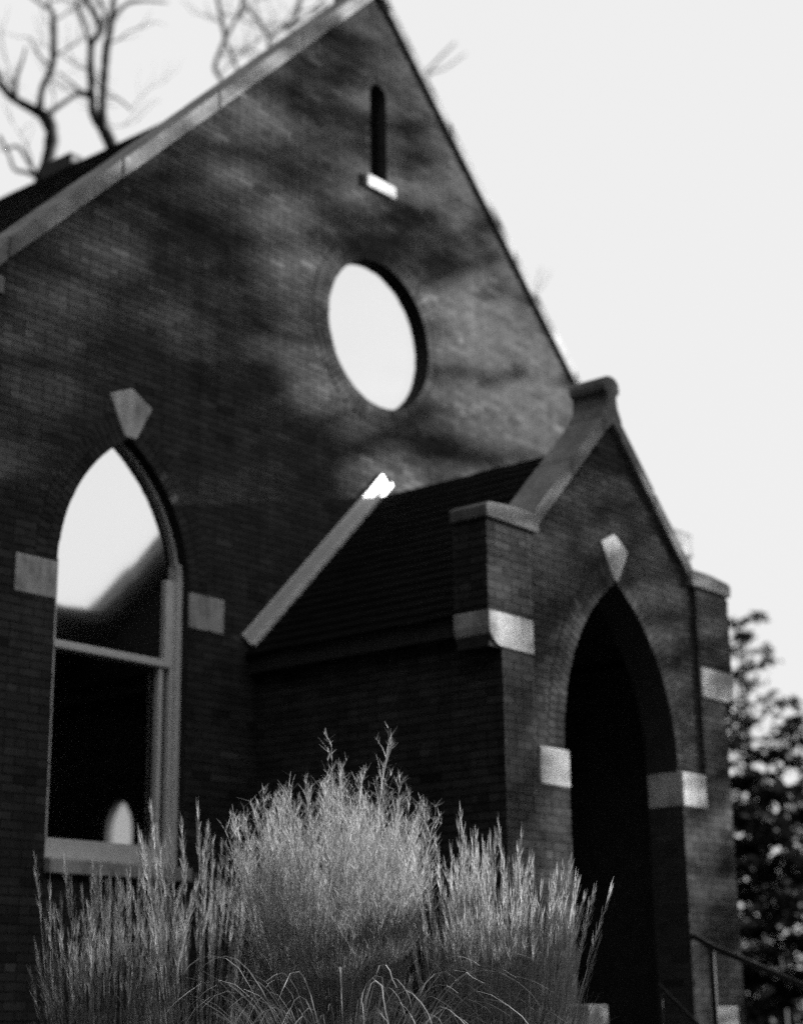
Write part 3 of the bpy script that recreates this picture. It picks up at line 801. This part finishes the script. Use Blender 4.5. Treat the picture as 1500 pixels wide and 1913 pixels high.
def shade_tree(name, label, x, y, H, R, seed, limbs, layers, taper=False):
    """unseen leafy tree that filters the sun; layers: (number of leaf clusters, leaves in each, spread, leaf size, lowest, highest share of the height)"""
    r = random.Random(seed); base = Vector((x, y, -.75)); root = empty(name, base); tag(root, label, 'tree')
    tr, cr = MB(), MB(); lv = MB()
    tr.tube([base + Vector((0, 0, -.2)), base + Vector((.2, .1, H * .25)), base + Vector((-.1, 0, H * .5)), base + Vector((0, .2, H * .8))], [k * min(1, (R / 2.2) ** 2) for k in (.34, .26, .18, .05)], 9)
    for i in range(limbs):
        z = H * r.uniform(.38, .92); a = i * 2.4; L = R * r.uniform(.6, 1.05) * (1 - .45 * (z / H))
        p = base + Vector((0, .1, z)); d = Vector((math.cos(a), math.sin(a), r.uniform(.15, .7)))
        twig(cr, p, d, L, .09, 0, r)
    for (n, m, sp, sz, t0, t1, *zf) in layers:
        for i in range(n):
            z = H * r.uniform(t0, t1); q = R * r.random() ** .42 * (1 if not taper else min(1, (1.02 - z / H) * 3)); a = r.uniform(0, 6.28); cc = base + Vector((q * math.cos(a), q * math.sin(a), z))
            for j in range(m):
                c = cc + Vector((r.gauss(0, sp), r.gauss(0, sp), r.gauss(0, sp * (zf[0] if zf else .5))))
                ax = Vector((r.gauss(0, 1), r.gauss(0, 1), r.gauss(0, 1))).normalized(); bx = ax.orthogonal().normalized()
                s = sz * r.uniform(.7, 1.3); lv.leaf(c, ax * s, bx * s, r.uniform(.03, .06))
    tr.build('trunk', 'bark', root, smooth=True); cr.build('crown', 'bark', root); lv.build('leaves', 'needle', root, 'stuff')
def sun_spot(along, side):
    """a place on the lawn: metres towards the sun from the church axis, metres to its left"""
    a = Vector((math.cos(SUN_AZ), math.sin(SUN_AZ))); n = Vector((-a.y, a.x)); p = a * along + n * side; return p.x, p.y
x, y = sun_spot(18, 1.6); shade_tree('oak_tree', 'tall half-bare oak on the lawn right of the church', x, y, 17, 2.2, 41, 8, [(66, 22, .28, .08, .5, .98, .14)])
x, y = sun_spot(21, -1.3); shade_tree('oak_tree', 'unseen thin half-bare oak, added to thin the sun on the upper left gable', x, y, 18.5, 1.8, 44, 6, [(70, 22, .26, .09, .62, .98, .2), (2000, 1, 0, .08, .55, .98)])  # second oak, added out of view to thin the sun on the upper left
x, y = sun_spot(20, -.95); shade_tree('shade_fir', 'unseen narrow fir, added to shade the front wall above the porch shadow', x, y, 14.0, 1.15, 45, 4, [(1400, 1, 0, .10, .15, .98), (1600, 1, 0, .10, .3, .86)], True)  # added out of view to hide the hard shadow edge of the porch ridge
x, y = sun_spot(20, -3.0); shade_tree('shade_holm_oak', 'unseen evergreen oak, added to filter the sun on the porch front', x, y, 14.5, 1.45, 42, 8, [(5200, 1, 0, .048, .2, .55), (3300, 1, 0, .048, .55, .76), (2300, 1, 0, .10, .74, .99)])  # added out of view to filter sun on the porch and far left wall
x, y = sun_spot(6, -4.7); shade_tree('shade_holly', 'unseen small dense holly, added to shade the lower grass', x, y, 4.0, 1.8, 43, 6, [(3000, 1, 0, .09, .3, .97)])  # added out of view to keep low sun off the grass bases
